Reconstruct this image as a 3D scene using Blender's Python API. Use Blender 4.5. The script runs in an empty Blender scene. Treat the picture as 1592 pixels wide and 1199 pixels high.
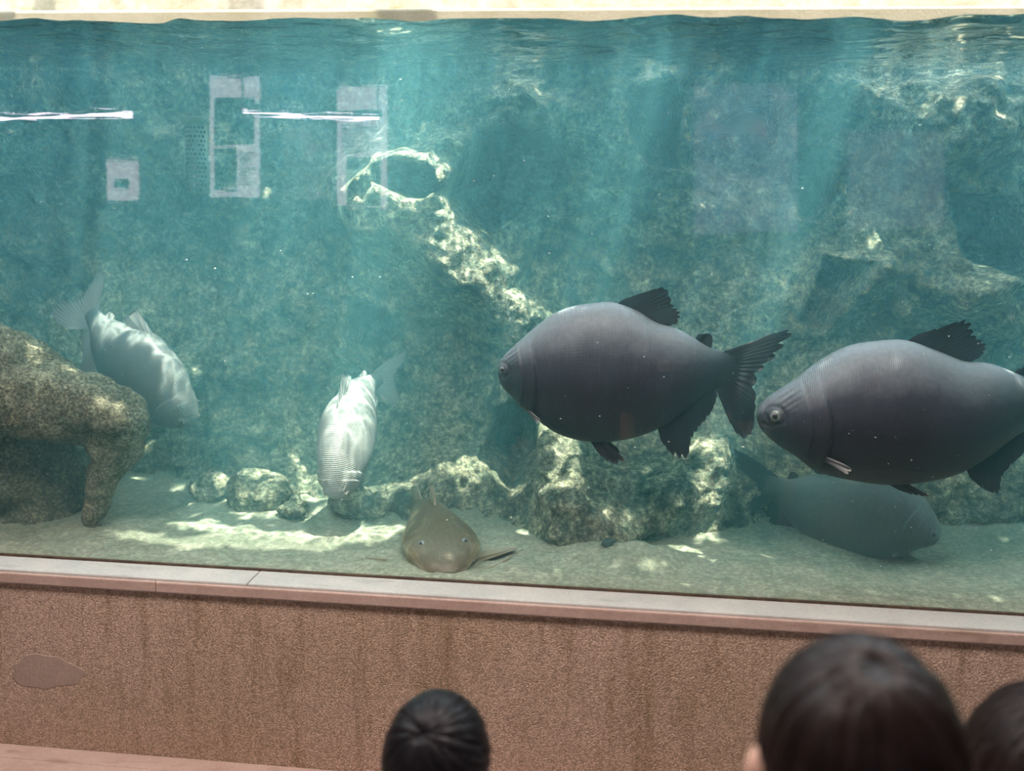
import bpy, bmesh, math, random
import numpy as np
from mathutils import Vector, Matrix, Quaternion

random.seed(7); rng = np.random.default_rng(7)
SC = bpy.context.scene
COL = SC.collection
PI = math.pi

# ------------------------------------------------------------------ camera
FPX, IW, IH = 1450.0, 1592, 1199
CAM = Vector((0.0, -2.8, 1.85))
YAW, PITCH, ROLL = math.radians(6.0), math.radians(10.1466), math.radians(1.05)
ZS, ZW = 0.702, 2.421            # window sill level, water level (metres)
fwd = Vector((-math.sin(YAW)*math.cos(PITCH), math.cos(YAW)*math.cos(PITCH), -math.sin(PITCH)))
rgt = Vector((math.cos(YAW), math.sin(YAW), 0)); up0 = rgt.cross(fwd)
rgt = (rgt*math.cos(ROLL) + up0*math.sin(ROLL)).normalized(); upv = rgt.cross(fwd)
cd = bpy.data.cameras.new('camera'); cam = bpy.data.objects.new('camera', cd); COL.objects.link(cam)
M = Matrix((rgt, upv, -fwd)).transposed().to_4x4(); M.translation = CAM; cam.matrix_world = M
cd.sensor_width = 36.0; cd.lens = FPX*36.0/IW; cd.clip_start = 0.05
cd.dof.use_dof = True; cd.dof.focus_distance = 3.2
cd.dof.aperture_fstop = (cd.lens/1000)/0.020
SC.camera = cam

# ------------------------------------------------------------------ light
SUN_TO = Vector((0.22, -0.17, 1.0)).normalized()     # direction towards the sun
world = bpy.data.worlds.new('sky'); SC.world = world; world.use_nodes = True
bg = world.node_tree.nodes['Background']; bg.inputs[0].default_value = (0.80, 0.93, 1.0, 1); bg.inputs[1].default_value = 7.2
sd = bpy.data.lights.new('sun', 'SUN'); sd.energy = 18.0; sd.angle = math.radians(0.5); sd.color = (1.0, 0.93, 0.78)
sun = bpy.data.objects.new('sun', sd); COL.objects.link(sun)
sun.rotation_euler = SUN_TO.to_track_quat('Z', 'Y').to_euler(); sun.location = (2, -1, 8)
LAMP_POWER = 80.0
vs = SC.view_settings; vs.view_transform = 'Standard'; vs.look = 'None'; vs.gamma = 1.0; vs.exposure = 0.0; vs.use_curve_mapping = False
cy = SC.cycles; cy.use_denoising = True; cy.volume_bounces = 1; cy.max_bounces = 6; cy.diffuse_bounces = 2; cy.adaptive_threshold = 0.03; cy.transparent_max_bounces = 24; cy.caustics_reflective = False; cy.caustics_refractive = False
cy.sample_clamp_indirect = 6.0

def at(px, py, Y):
    d = fwd + rgt*((px-IW/2)/FPX) - upv*((py-IH/2)/FPX)
    return CAM + d*((Y-CAM.y)/d.y)
def mir(px, py, Yv):            # the spot behind the camera whose mirror image in the glass shows at a pixel
    p = at(px, py, Yv); return Vector((p.x, -p.y, p.z))

# ------------------------------------------------------------------ noise (numpy)
_tab = rng.random(1 << 16)
def _h(i, j, k): return _tab[(i*73856093 ^ j*19349663 ^ k*83492791) & 0xffff]
def vnoise(x, y, z):
    x, y, z = np.broadcast_arrays(np.asarray(x, float), np.asarray(y, float), np.asarray(z, float))
    i, j, k = (np.floor(a).astype(np.int64) for a in (x, y, z)); u, v, w = x-i, y-j, z-k
    u, v, w = (a*a*a*(a*(a*6-15)+10) for a in (u, v, w)); r = 0
    for a in (0, 1):
        for b in (0, 1):
            for c in (0, 1):
                r = r + _h(i+a, j+b, k+c)*(u if a else 1-u)*(v if b else 1-v)*(w if c else 1-w)
    return r*2-1
def fbm(x, y, z, o=4):
    r, a = 0, 1.0
    for n in range(o): r = r + a*vnoise(np.asarray(x)*2**n+n*17.3, np.asarray(y)*2**n+n*5.1, np.asarray(z)*2**n); a *= 0.5
    return r
def sstep(a, b, x):
    t = np.clip((x-a)/(b-a), 0, 1); return t*t*(3-2*t)

# ------------------------------------------------------------------ helpers
def tag(o, label=None, cat=None, group=None, kind=None):
    for k, v in (('label', label), ('category', cat), ('group', group), ('kind', kind)):
        if v: o[k] = v
    return o
def mesh(name, V, F, mat=None, parent=None, smooth=True, uv=None):
    me = bpy.data.meshes.new(name); me.from_pydata([tuple(v) for v in V], [], [tuple(f) for f in F]); me.update()
    if smooth: me.polygons.foreach_set('use_smooth', [True]*len(me.polygons))
    if uv is not None:
        l = me.uv_layers.new(name='UVMap'); vi = np.empty(len(me.loops), int); me.loops.foreach_get('vertex_index', vi)
        l.data.foreach_set('uv', np.asarray(uv, float)[vi].ravel())
    o = bpy.data.objects.new(name, me); COL.objects.link(o)
    if mat: me.materials.append(mat)
    if parent: o.parent = parent; o.matrix_parent_inverse = parent.matrix_basis.inverted()
    return o
def from_bm(name, bm, mat=None, parent=None, smooth=False):
    me = bpy.data.meshes.new(name); bm.to_mesh(me); bm.free()
    if smooth: me.polygons.foreach_set('use_smooth', [True]*len(me.polygons))
    o = bpy.data.objects.new(name, me); COL.objects.link(o)
    if mat: me.materials.append(mat)
    if parent: o.parent = parent; o.matrix_parent_inverse = parent.matrix_basis.inverted()
    return o
def empty(name, loc):
    o = bpy.data.objects.new(name, None); COL.objects.link(o); o.location = loc; o.empty_display_size = 0.05; return o
def box(name, lo, hi, mat, parent=None, bev=0.0):
    bm = bmesh.new(); bmesh.ops.create_cube(bm, size=1.0)
    for v in bm.verts: v.co = Vector(((lo[k]+hi[k])/2 + v.co[k]*(hi[k]-lo[k]) for k in range(3)))
    if bev: bmesh.ops.bevel(bm, geom=bm.edges[:], offset=bev, segments=2, affect='EDGES', profile=0.5)
    return from_bm(name, bm, mat, parent)
def grid_faces(nu, nv, wrapv=False):
    a = np.arange(nu*nv).reshape(nu, nv); b = np.roll(a, -1, 1)
    if not wrapv: a2, b2 = a[:, :-1], a[:, 1:]
    else: a2, b2 = a, b
    return np.stack([a2[:-1].ravel(), b2[:-1].ravel(), b2[1:].ravel(), a2[1:].ravel()], 1).tolist()
def spl(xs, ys, x):            # monotone-ish smooth interpolation (Catmull-Rom in y over xs)
    xs, ys, x = np.asarray(xs, float), np.asarray(ys, float), np.asarray(x, float)
    m = np.gradient(ys, xs, axis=0); i = np.clip(np.searchsorted(xs, x)-1, 0, len(xs)-2)
    h = xs[i+1]-xs[i]; t = np.clip((x-xs[i])/h, 0, 1)
    if ys.ndim == 2: h, t = h[:, None], t[:, None]
    return (2*t**3-3*t**2+1)*ys[i] + (t**3-2*t**2+t)*h*m[i] + (-2*t**3+3*t**2)*ys[i+1] + (t**3-t**2)*h*m[i+1]
def tube_bm(bm, pts, rad, sides=8):
    rings = []; n = len(pts); pts = [Vector(p) for p in pts]; prev = None
    for i, p in enumerate(pts):
        t = (pts[min(i+1, n-1)] - pts[max(i-1, 0)]).normalized()
        a = (prev - t*prev.dot(t)) if prev is not None else t.orthogonal()
        if a.length < 1e-6: a = t.orthogonal()
        a.normalize(); prev = a; b = t.cross(a); r = rad[i] if hasattr(rad, '__len__') else rad
        rings.append([bm.verts.new(p + (a*math.cos(2*PI*k/sides) + b*math.sin(2*PI*k/sides))*r) for k in range(sides)])
    for i in range(n-1):
        for k in range(sides): bm.faces.new((rings[i][k], rings[i][(k+1) % sides], rings[i+1][(k+1) % sides], rings[i+1][k]))
    bm.faces.new(rings[0][::-1]); bm.faces.new(rings[-1])
def blob(name, prims, voxel, mat, parent=None, smooth=4, disp=None):
    """Overlapping tubes and ellipsoids fused into one continuous surface."""
    bm = bmesh.new()
    for p in prims:
        if p[0] == 'tube':
            tube_bm(bm, p[1], p[2], 14)
            for q, r in ((p[1][0], p[2][0]), (p[1][-1], p[2][-1])):
                bmesh.ops.create_uvsphere(bm, u_segments=14, v_segments=8, radius=r, matrix=Matrix.Translation(q))
        else:
            bmesh.ops.create_uvsphere(bm, u_segments=20, v_segments=12, radius=1.0, matrix=Matrix.Translation(p[1]) @ (p[3] if len(p) > 3 else Matrix()) @ Matrix.Diagonal((*p[2], 1)))
    o = from_bm(name, bm)
    m = o.modifiers.new('r', 'REMESH'); m.mode = 'VOXEL'; m.voxel_size = voxel
    s = o.modifiers.new('s', 'SMOOTH'); s.factor = 0.5; s.iterations = smooth
    dg = bpy.context.evaluated_depsgraph_get(); me = bpy.data.meshes.new_from_object(o.evaluated_get(dg))
    o.modifiers.clear(); old = o.data; o.data = me; bpy.data.meshes.remove(old); me.name = name
    if disp:
        n = len(me.vertices); co = np.empty(n*3); no = np.empty(n*3); me.vertices.foreach_get('co', co); me.vertices.foreach_get('normal', no)
        co = co.reshape(-1, 3); no = no.reshape(-1, 3); co = co + no*disp(co)[:, None]; me.vertices.foreach_set('co', co.ravel()); me.update()
    me.materials.clear(); me.materials.append(mat); me.polygons.foreach_set('use_smooth', [True]*len(me.polygons))
    if parent: o.parent = parent; o.matrix_parent_inverse = parent.matrix_basis.inverted()
    return o

# ------------------------------------------------------------------ materials
class N:
    def __init__(s, name):
        s.m = bpy.data.materials.new(name); s.m.use_nodes = True; s.t = s.m.node_tree; s.n = s.t.nodes; s.b = s.n.get('Principled BSDF'); s.out = s.n.get('Material Output')
    def new(s, kind, props=None, **ins):
        n = s.n.new('ShaderNode'+kind)
        for k, v in (props or {}).items(): setattr(n, k, v)
        for k, v in ins.items(): s.set(n, k.replace('_', ' '), v)
        return n
    def set(s, n, k, v):
        i = n.inputs[int(k[1:])] if (k[0] == 'i' and k[1:].isdigit()) else n.inputs[k]
        if isinstance(v, bpy.types.NodeSocket): s.t.links.new(v, i)
        else: i.default_value = v
    def noise(s, vec, scale, detail=4, rough=0.6, dist=0.0):
        return s.new('TexNoise', None, Vector=vec, Scale=scale, Detail=detail, Roughness=rough, Distortion=dist).outputs['Fac']
    def ramp(s, fac, stops):
        r = s.new('ValToRGB', None, Fac=fac); e = r.color_ramp.elements
        while len(e) < len(stops): e.new(0.5)
        for q, (p, c) in zip(e, stops): q.position = p; q.color = (*c, 1) if len(c) == 3 else c
        return r.outputs['Color']
    def mix(s, fac, a, b, mode='MIX'):
        n = s.n.new('ShaderNodeMix'); n.data_type = 'RGBA'; n.blend_type = mode
        for i, v in ((0, fac), (6, a), (7, b)):
            if isinstance(v, bpy.types.NodeSocket): s.t.links.new(v, n.inputs[i])
            else: n.inputs[i].default_value = v if i == 0 else (*v, 1)
        return n.outputs[2]
    def math(s, op, a, b=0.0, c=0.0):
        n = s.n.new('ShaderNodeMath'); n.operation = op
        for i, v in enumerate((a, b, c)):
            if isinstance(v, bpy.types.NodeSocket): s.t.links.new(v, n.inputs[i])
            else: n.inputs[i].default_value = v
        return n.outputs[0]
    def bump(s, h, strength, dist): return s.new('Bump', None, Height=h, Strength=strength, Distance=dist).outputs['Normal']
    def pos(s): return s.new('NewGeometry').outputs['Position']
    def obj(s): return s.new('TexCoord').outputs['Object']
    def uv(s): return s.new('TexCoord').outputs['UV']
    def fin(s, color, rough=0.6, normal=None, spec=0.4):
        for k, v in (('Base Color', color), ('Roughness', rough), ('Specular IOR Level', spec), ('Normal', normal)):
            if v is None: continue
            s.set(s.b, k, (*v, 1) if isinstance(v, tuple) and len(v) == 3 else v)
        return s.m

def mat_plain(name, c, rough=0.6, var=0.15, scale=20, bump=0.0, spec=0.4):
    n = N(name); p = n.obj(); f = n.noise(p, scale, 4)
    col = n.ramp(f, [(0.3, tuple(x*(1-var) for x in c)), (0.7, tuple(min(1, x*(1+var)) for x in c))])
    return n.fin(col, rough, n.bump(f, 0.4, bump) if bump else None, spec)

def mat_rock(name, a, b, c, fine=50, con=0.85, bs=1.0):
    n = N(name); p = n.pos()
    f1 = n.noise(p, 2.6, 5, 0.65, 0.6); f2 = n.noise(p, 13, 5, 0.7); f3 = n.noise(p, fine, 4, 0.75)
    col = n.mix(n.ramp(f1, [(0.35, (0, 0, 0)), (0.65, (1, 1, 1))]), a, b)
    col = n.mix(n.ramp(f2, [(0.40, (0, 0, 0)), (0.66, (0.85, 0.85, 0.85))]), col, c)
    col = n.mix(con, col, n.ramp(f3, [(0.32, (0.12, 0.12, 0.11)), (0.5, (0.75, 0.75, 0.75)), (0.68, (2.2, 2.2, 2.0))]), 'MULTIPLY')
    nm = n.bump(n.math('ADD', n.math('MULTIPLY', f2, 0.6), f3), bs, 0.025)
    return n.fin(col, 0.95, nm, 0.1)

M_rock = mat_rock('algae_rock', (0.035, 0.060, 0.055), (0.22, 0.25, 0.18), (0.60, 0.58, 0.42))
M_log = mat_rock('algae_log', (0.14, 0.15, 0.11), (0.25, 0.24, 0.17), (0.42, 0.39, 0.28), 90)
M_bed = mat_rock('tank_bed', (0.23, 0.27, 0.20), (0.32, 0.34, 0.26), (0.38, 0.39, 0.31), 55, 0.35, 0.35)

def mat_aggregate():
    n = N('aggregate_render'); p = n.pos()
    v = n.new('TexVoronoi', None, Vector=p, Scale=215.0); f = n.noise(p, 230, 3, 0.7); big = n.noise(p, 2.2, 4, 0.6)
    st = n.noise(n.new('Mapping', None, Vector=p, Scale=(9.0, 9.0, 1.1)).outputs[0], 1.0, 4, 0.7)
    col = n.mix(n.ramp(big, [(0.38, (0, 0, 0)), (0.62, (1, 1, 1))]), (0.56, 0.40, 0.315), (0.50, 0.355, 0.26))
    col = n.mix(n.ramp(st, [(0.53, (0, 0, 0)), (0.70, (0.75, 0.75, 0.75))]), col, (0.30, 0.20, 0.12))
    col = n.mix(0.85, col, n.ramp(v.outputs['Color'], [(0.1, (0.55, 0.52, 0.50)), (0.6, (1, 1, 1)), (0.95, (1.5, 1.5, 1.5))]), 'MULTIPLY')
    col = n.mix(0.6, col, n.ramp(f, [(0.3, (0.6, 0.6, 0.6)), (0.7, (1.3, 1.3, 1.3))]), 'MULTIPLY')
    h = n.math('ADD', n.math('MULTIPLY', v.outputs['Distance'], -1.0), f)
    return n.fin(col, 0.9, n.bump(h, 0.8, 0.004), 0.2)
M_agg = mat_aggregate()
def mat_concrete(name, a, b, stain, sc=6.0):
    n = N(name); p = n.pos(); f = n.noise(p, sc, 6, 0.65); g = n.noise(p, 90, 4, 0.7)
    st = n.noise(n.new('Mapping', None, Vector=p, Scale=(2.0, 9.0, 9.0)).outputs[0], 2.0, 4, 0.6)
    col = n.mix(n.ramp(f, [(0.35, (0, 0, 0)), (0.65, (1, 1, 1))]), a, b)
    col = n.mix(n.ramp(st, [(0.58, (0, 0, 0)), (0.75, (0.7, 0.7, 0.7))]), col, stain)
    col = n.mix(0.5, col, n.ramp(g, [(0.3, (0.8, 0.8, 0.8)), (0.7, (1.15, 1.15, 1.15))]), 'MULTIPLY')
    return n.fin(col, 0.75, n.bump(g, 0.5, 0.003), 0.3)
M_sill = mat_concrete('grey_sill', (0.43, 0.42, 0.40), (0.52, 0.49, 0.46), (0.30, 0.29, 0.27))
M_pink = mat_concrete('pink_concrete', (0.44, 0.30, 0.255), (0.51, 0.37, 0.32), (0.28, 0.19, 0.13))
M_coping = mat_concrete('pale_coping', (0.36, 0.31, 0.22), (0.43, 0.37, 0.28), (0.28, 0.26, 0.13))
M_pale = mat_concrete('pale_stone', (0.30, 0.28, 0.21), (0.52, 0.46, 0.41), (0.20, 0.23, 0.07), 9)
M_gal = mat_plain('dark_gallery_paint', (0.05, 0.05, 0.055), 0.8)
M_gfloor = mat_plain('gallery_floor', (0.22, 0.19, 0.17), 0.7)
M_seal = mat_plain('brown_sealant', (0.07, 0.045, 0.03), 0.7, 0.5, 40)

def mat_glass():
    n = N('acrylic_pane'); p = n.pos()
    w = n.noise(n.new('Mapping', None, Vector=p, Scale=(2.2, 1.0, 14.0)).outputs[0], 1.0, 3, 0.55)
    nm = n.bump(w, 0.014, 0.02)
    bf = n.new('NewGeometry').outputs['Backfacing']       # only the air side mirrors: acrylic against water hardly does
    fr = n.math('MULTIPLY', n.new('Fresnel', None, IOR=1.6).outputs[0], n.math('SUBTRACT', 1.0, bf))
    g = n.new('BsdfGlossy', None, Roughness=0.005, Normal=nm); g.inputs['Color'].default_value = (1, 0.96, 1, 1)
    t = n.new('BsdfTransparent')
    mx = n.new('MixShader', None, i0=fr, i1=t.outputs[0], i2=g.outputs[0])
    n.t.links.new(mx.outputs[0], n.out.inputs['Surface']); return n.m
def mat_surface():
    # water skin: mirror at grazing angles, clear from above; a net of bright sun lines is painted into its see-through colour
    n = N('water_skin'); p = n.pos()
    wp = n.new('VectorMath', {'operation': 'ADD'})
    nz = n.new('TexNoise', None, Vector=p, Scale=5.0, Detail=1.0)
    sc = n.new('VectorMath', {'operation': 'SCALE'}); n.t.links.new(nz.outputs['Color'], sc.inputs[0]); sc.inputs['Scale'].default_value = 0.16
    n.t.links.new(p, wp.inputs[0]); n.t.links.new(sc.outputs[0], wp.inputs[1])
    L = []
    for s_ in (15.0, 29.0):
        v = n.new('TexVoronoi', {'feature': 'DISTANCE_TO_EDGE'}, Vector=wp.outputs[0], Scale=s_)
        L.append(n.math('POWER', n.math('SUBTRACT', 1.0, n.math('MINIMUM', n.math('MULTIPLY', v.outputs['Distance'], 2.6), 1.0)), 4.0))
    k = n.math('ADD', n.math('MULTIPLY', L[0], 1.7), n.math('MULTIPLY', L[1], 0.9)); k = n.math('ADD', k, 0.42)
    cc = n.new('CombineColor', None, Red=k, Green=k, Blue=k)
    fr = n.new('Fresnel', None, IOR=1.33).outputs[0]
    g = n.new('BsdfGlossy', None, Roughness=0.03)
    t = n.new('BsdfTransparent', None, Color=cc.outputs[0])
    mx = n.new('MixShader', None, i0=fr, i1=t.outputs[0], i2=g.outputs[0])
    n.t.links.new(mx.outputs[0], n.out.inputs['Surface']); return n.m
def mat_water():
    n = N('teal_water'); n.n.remove(n.b)
    s = n.new('VolumeScatter', None, Density=0.34, Anisotropy=0.1); s.inputs['Color'].default_value = (0.27, 0.79, 0.91, 1)
    a = n.new('VolumeAbsorption', None, Density=0.30); a.inputs['Color'].default_value = (0.10, 0.84, 0.88, 1)
    ad = n.new('AddShader', None, i0=s.outputs[0], i1=a.outputs[0])
    n.t.links.new(ad.outputs[0], n.out.inputs['Volume']); return n.m
def mat_glow(name, c, st):
    n = N(name); e = n.new('Emission', None, Strength=st); e.inputs[0].default_value = (*c, 1)
    n.t.links.new(e.outputs[0], n.out.inputs['Surface']); return n.m

# ------------------------------------------------------------------ setting: front wall, sill, glass
XL, XR = -3.6, 3.0
def structure(o, label): return tag(o, label, None, None, 'structure')
YF = -0.125                     # face of the low wall
wf = box('wall_front', (XL, YF+0.012, 0.0), (XR, 0.0, ZS-0.052), M_agg)
structure(wf, 'low wall of brown exposed aggregate under the tank window')
xj = at(395, 893, -0.06).x
for lo, hi in ((XL, xj-0.0015), (xj+0.0015, XR)):
    box('sill_slab', (lo, YF+0.004, ZS-0.05), (hi, -0.004, ZS), M_sill, wf, 0.004)
for lo, hi in ((XL, xj-0.3), (xj-0.299, XR)):
    box('sill_band', (lo, YF-0.004, ZS-0.045), (hi, YF+0.02, ZS-0.009), M_pink, wf, 0.004)
box('sealant', (XL, -0.012, ZS-0.002), (XR, 0.0, ZS+0.006), M_seal, wf)
zk = at(0, 1160, YF).z
cb = box('trim_1', (XL, YF-0.16, 0.0), (XR, YF+0.013, zk), M_pink, None, 0.008)
structure(cb, 'pinkish concrete kerb along the foot of the low wall')
box('kerb_slab', (XL, YF-0.062, zk-0.03), (XR, YF+0.012, zk+0.004), M_pink, cb, 0.005)
# smooth mortar patch on the left
pc = at(72, 1045, YF+0.012); V = [(pc.x, YF+0.0105, pc.z)]; n_ = 40
for k in range(n_):
    a = 2*PI*k/n_; rr = 1 + 0.06*math.sin(2*a+0.6) + 0.09*math.sin(3*a+2) + 0.05*math.sin(7*a) + 0.03*math.sin(11*a+1)
    V.append((pc.x+0.118*rr*math.cos(a), YF+0.0105, pc.z+0.060*rr*math.sin(a)))
for k in range(n_): V.append((pc.x+(V[k+1][0]-pc.x)*1.05, YF+0.0135, pc.z+(V[k+1][2]-pc.z)*1.07))
F = [(0, 1+k, 1+(k+1) % n_) for k in range(n_)] + [(1+k, 1+n_+k, 1+n_+(k+1) % n_, 1+(k+1) % n_) for k in range(n_)]
mesh('mortar_patch', V, F, mat_concrete('mortar', (0.36, 0.26, 0.21), (0.40, 0.29, 0.24), (0.26, 0.19, 0.14)), wf, False)
g1 = box('window_1', (XL, 0.0, ZS-0.1), (XR, 0.03, ZW+0.3), mat_glass())
structure(g1, 'wide clear acrylic viewing window of the fish tank')

# gallery where the visitors stand
GL = -5.6
structure(box('wall_front_left', (GL, -0.1, 0.0), (XL, 0.0, 3.6), M_gal), 'dark wall left of the tank window')
structure(box('floor', (GL, -4.4, -0.1), (XR, 0.0, 0.0), M_gfloor), 'visitor gallery floor in front of the tank')
structure(box('ceiling', (GL, -4.4, 3.55), (XR, -0.36, 3.65), M_gal), 'dark ceiling over the visitor gallery')
structure(box('wall_gallery', (GL, -4.5, 0.0), (XR, -4.4, 3.6), M_gal), 'dark gallery wall hung with information panels behind the visitors')
structure(box('wall_left', (GL-0.1, -4.5, 0.0), (GL, 0.0, 3.6), M_gal), 'dark left side wall of the visitor gallery')
structure(box('wall_right', (XR, -4.5, 0.0), (XR+0.1, 0.0, 3.6), M_gal), 'dark right side wall of the visitor gallery')

# ------------------------------------------------------------------ tank bed and rock wall
ZB = ZS-0.02
def height_bed(x, y):
    h = 0.018*fbm(x*2.2, y*2.6, 3.0, 4) + 0.006*fbm(x*16, y*16, 1.0, 3)
    h = h + 0.07*sstep(0.45, 1.1, y)
    m = at(980, 862, 0.38); h = h + 0.045*np.exp(-(((x-m.x)/0.20)**2+((y-m.y)/0.10)**2))
    m = at(640, 835, 0.45); h = h + 0.02*np.exp(-(((x-m.x)/0.5)**2+((y-m.y)/0.10)**2))
    return h*sstep(0.0, 0.12, y)
nx, ny = 420, 110
gx, gy = np.meshgrid(np.linspace(XL, XR, nx), np.linspace(0.03, 1.5, ny), indexing='ij')
gz = ZB + height_bed(gx, gy)
bed = mesh('floor_tank', np.stack([gx, gy, gz], -1).reshape(-1, 3), [f[::-1] for f in grid_faces(nx, ny)], M_bed)
structure(bed, 'greenish sandy bed of the fish tank')

RIDGE = [(545, 305), (600, 310), (660, 330), (705, 385), (745, 435), (800, 500), (850, 580), (875, 660), (890, 740), (930, 800)]
def polydist(X, Z, pts):
    best = np.full(X.shape, 9.0)
    for (ax, az), (bx, bz) in zip(pts[:-1], pts[1:]):
        dx, dz = bx-ax, bz-az; t = np.clip(((X-ax)*dx+(Z-az)*dz)/(dx*dx+dz*dz), 0, 1)
        best = np.minimum(best, np.hypot(X-ax-t*dx, Z-az-t*dz))
    return best
nx, nz = NWX, NWZ = 620, 230
wx, wz = np.meshgrid(np.linspace(XL, XR, nx), np.linspace(ZB-0.05, ZW+0.16, nz), indexing='ij')
X2 = wx + 0.05*fbm(wx*5, wz*5, 9.0, 3); Z2 = wz + 0.05*fbm(wx*5, wz*5, 21.0, 3)
def loc(px, py, Y=0.85): p = at(px, py, Y); return p.x, p.z
PXM = 1450/3.65
Yw = 1.08 - 0.20*(1-sstep(ZB, ZB+0.55, wz)) + 0.0*wx
Yw = Yw - 0.13*fbm(wx*1.5, wz*1.7, 5.0, 3) - 0.045*fbm(X2*5, Z2*6, 2.0, 4)
rid = [loc(*p, 0.78) for p in RIDGE]
d = polydist(X2, Z2, rid); Yw = Yw - 0.27*np.exp(-(d/0.145)**2)
d = polydist(X2*0.4+wx*0.6, Z2*0.4+wz*0.6, [loc(*p, 0.85) for p in ((548, 300), (575, 280), (605, 258), (640, 238), (672, 250), (694, 285))]); Yw = Yw - 0.075*np.exp(-(d/0.03)**2)
def bump(px, py, rx, ry, h, e=1.0):     # rock boss
    global Yw
    x, z = loc(px, py); q = ((X2-x)/(rx/PXM))**2+((Z2-z)/(ry/PXM))**2
    Yw = Yw - h*np.exp(-q**e)
def cave(pts, h, soft=0.03):            # hollow with a crisp rim
    global Yw
    P = np.array([loc(*p) for p in pts]); ins = np.zeros(X2.shape, bool); j = len(P)-1; X3 = wx*0.6+X2*0.4; Z3 = wz*0.6+Z2*0.4
    for i in range(len(P)):
        c = ((P[i, 1] > Z3) != (P[j, 1] > Z3)) & (X3 < (P[j, 0]-P[i, 0])*(Z3-P[i, 1])/(P[j, 1]-P[i, 1]+1e-9)+P[i, 0]); ins ^= c; j = i
    dd = polydist(X3, Z3, [tuple(p) for p in P]+[tuple(P[0])]); s = np.where(ins, dd, -dd)
    Yw = Yw + 1.35*h*sstep(-0.01, soft*0.7, s) - 0.05*np.exp(-(s/0.045)**2)*(s < 0)
bump(1000, 760, 170, 120, 0.30); bump(1090, 650, 90, 120, 0.16); bump(880, 790, 90, 40, 0.20)
bump(1510, 205, 95, 75, 0.26, 1.6); bump(1380, 170, 120, 60, 0.16); bump(1250, 110, 150, 40, 0.12)
bump(1430, 440, 130, 70, 0.16, 1.4); bump(1540, 470, 60, 60, 0.2); bump(820, 160, 70, 45, 0.18, 1.5)
bump(950, 230, 60, 130, 0.13); bump(225, 180, 65, 130, 0.16, 1.6); bump(330, 330, 80, 70, 0.1)
bump(590, 440, 110, 90, 0.08); bump(410, 560, 150, 120, 0.08); bump(1200, 520, 130, 120, 0.12); bump(1130, 320, 120, 60, 0.12)
bump(1400, 700, 200, 120, 0.15); bump(640, 235, 90, 25, 0.14); bump(80, 330, 90, 110, 0.1); bump(600, 800, 160, 45, 0.12); bump(380, 770, 120, 40, 0.14)
cave([(597, 262), (620, 248), (650, 250), (678, 268), (686, 296), (672, 308), (640, 300), (612, 290), (600, 280)], 0.34)
cave([(690, 300), (715, 250), (745, 205), (790, 190), (820, 205), (850, 196), (872, 235), (888, 275), (850, 300), (812, 330), (770, 372), (725, 345)], 0.30)
cave([(970, 130), (1040, 105), (1066, 170), (1065, 260), (1010, 250), (975, 200)], 0.25, 0.08)
cave([(1105, 205), (1110, 185), (1150, 165), (1185, 150), (1212, 165), (1218, 200), (1196, 245), (1160, 235), (1165, 200), (1135, 195)], 0.22)
cave([(1242, 290), (1262, 225), (1300, 230), (1308, 300), (1290, 345), (1250, 340)], 0.22, 0.06)
cave([(1480, 300), (1600, 300), (1640, 420), (1590, 440), (1500, 400)], 0.25, 0.08)
cave([(222, 270), (280, 262), (290, 320), (230, 330)], 0.18, 0.05); cave([(60, 105), (125, 100), (140, 140), (95, 165), (60, 150)], 0.16, 0.05)
cave([(520, 470), (590, 480), (620, 560), (560, 600), (520, 560)], 0.14, 0.1); cave([(760, 640), (830, 620), (845, 720), (790, 760), (740, 720)], 0.22, 0.08)
cave([(1290, 400), (1360, 410), (1330, 470), (1290, 520), (1250, 500)], 0.14, 0.08)
Yw = Yw - 0.016*fbm(wx*17, wz*19, Yw*8, 4) - 0.02*np.abs(fbm(wx*9, wz*9, 7.0, 3))
Yw = np.clip(np.where(Yw > 1.30, 1.30+0.45*(Yw-1.30), Yw), 0.40, 1.80)
rw = mesh('wall_back', np.stack([wx, Yw, wz], -1).reshape(-1, 3), [f[::-1] for f in grid_faces(nx, nz)], M_rock)
structure(rw, 'algae covered artificial rock wall with hollows at the back of the tank')
structure(box('wall_tank_left', (XL-0.1, 0.0, 0.0), (XL, 1.9, ZW+0.15), M_rock), 'rock coloured left end wall of the tank')
structure(box('wall_tank_right', (XR, 0.0, 0.0), (XR+0.1, 1.9, ZW+0.15), M_rock), 'rock coloured right end wall of the tank')

def hit(px, py):                # where a line of sight meets the rock wall or the bed
    d = fwd + rgt*((px-IW/2)/FPX) - upv*((py-IH/2)/FPX); y = 0.05
    while y < 1.5:
        p = CAM + d*((y-CAM.y)/d.y); i = int(round((p.x-XL)/(XR-XL)*(NWX-1))); j = int(round((p.z-(ZB-0.05))/(ZW+0.21-ZB)*(NWZ-1)))
        if 0 <= i < NWX and 0 <= j < NWZ and y >= Yw[i, j]: break
        if p.z < ZB+0.2 and p.z <= ZB + float(height_bed(np.array([p.x]), np.array([p.y]))[0]): break
        y += 0.015
    return p
# coping and stones seen above the water line
zc0 = at(796, 12, 1.3).z
cp = box('trim_2', (XL, 1.3, ZW-0.2), (XR, 1.7, zc0), M_coping, None, 0.012); structure(cp, 'sunlit beige concrete coping behind the water line')
sw = box('wall_upper', (XL, 1.72, zc0-0.1), (XR, 1.9, zc0+0.25), M_pale); structure(sw, 'pale plastered wall above the tank coping')

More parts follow.
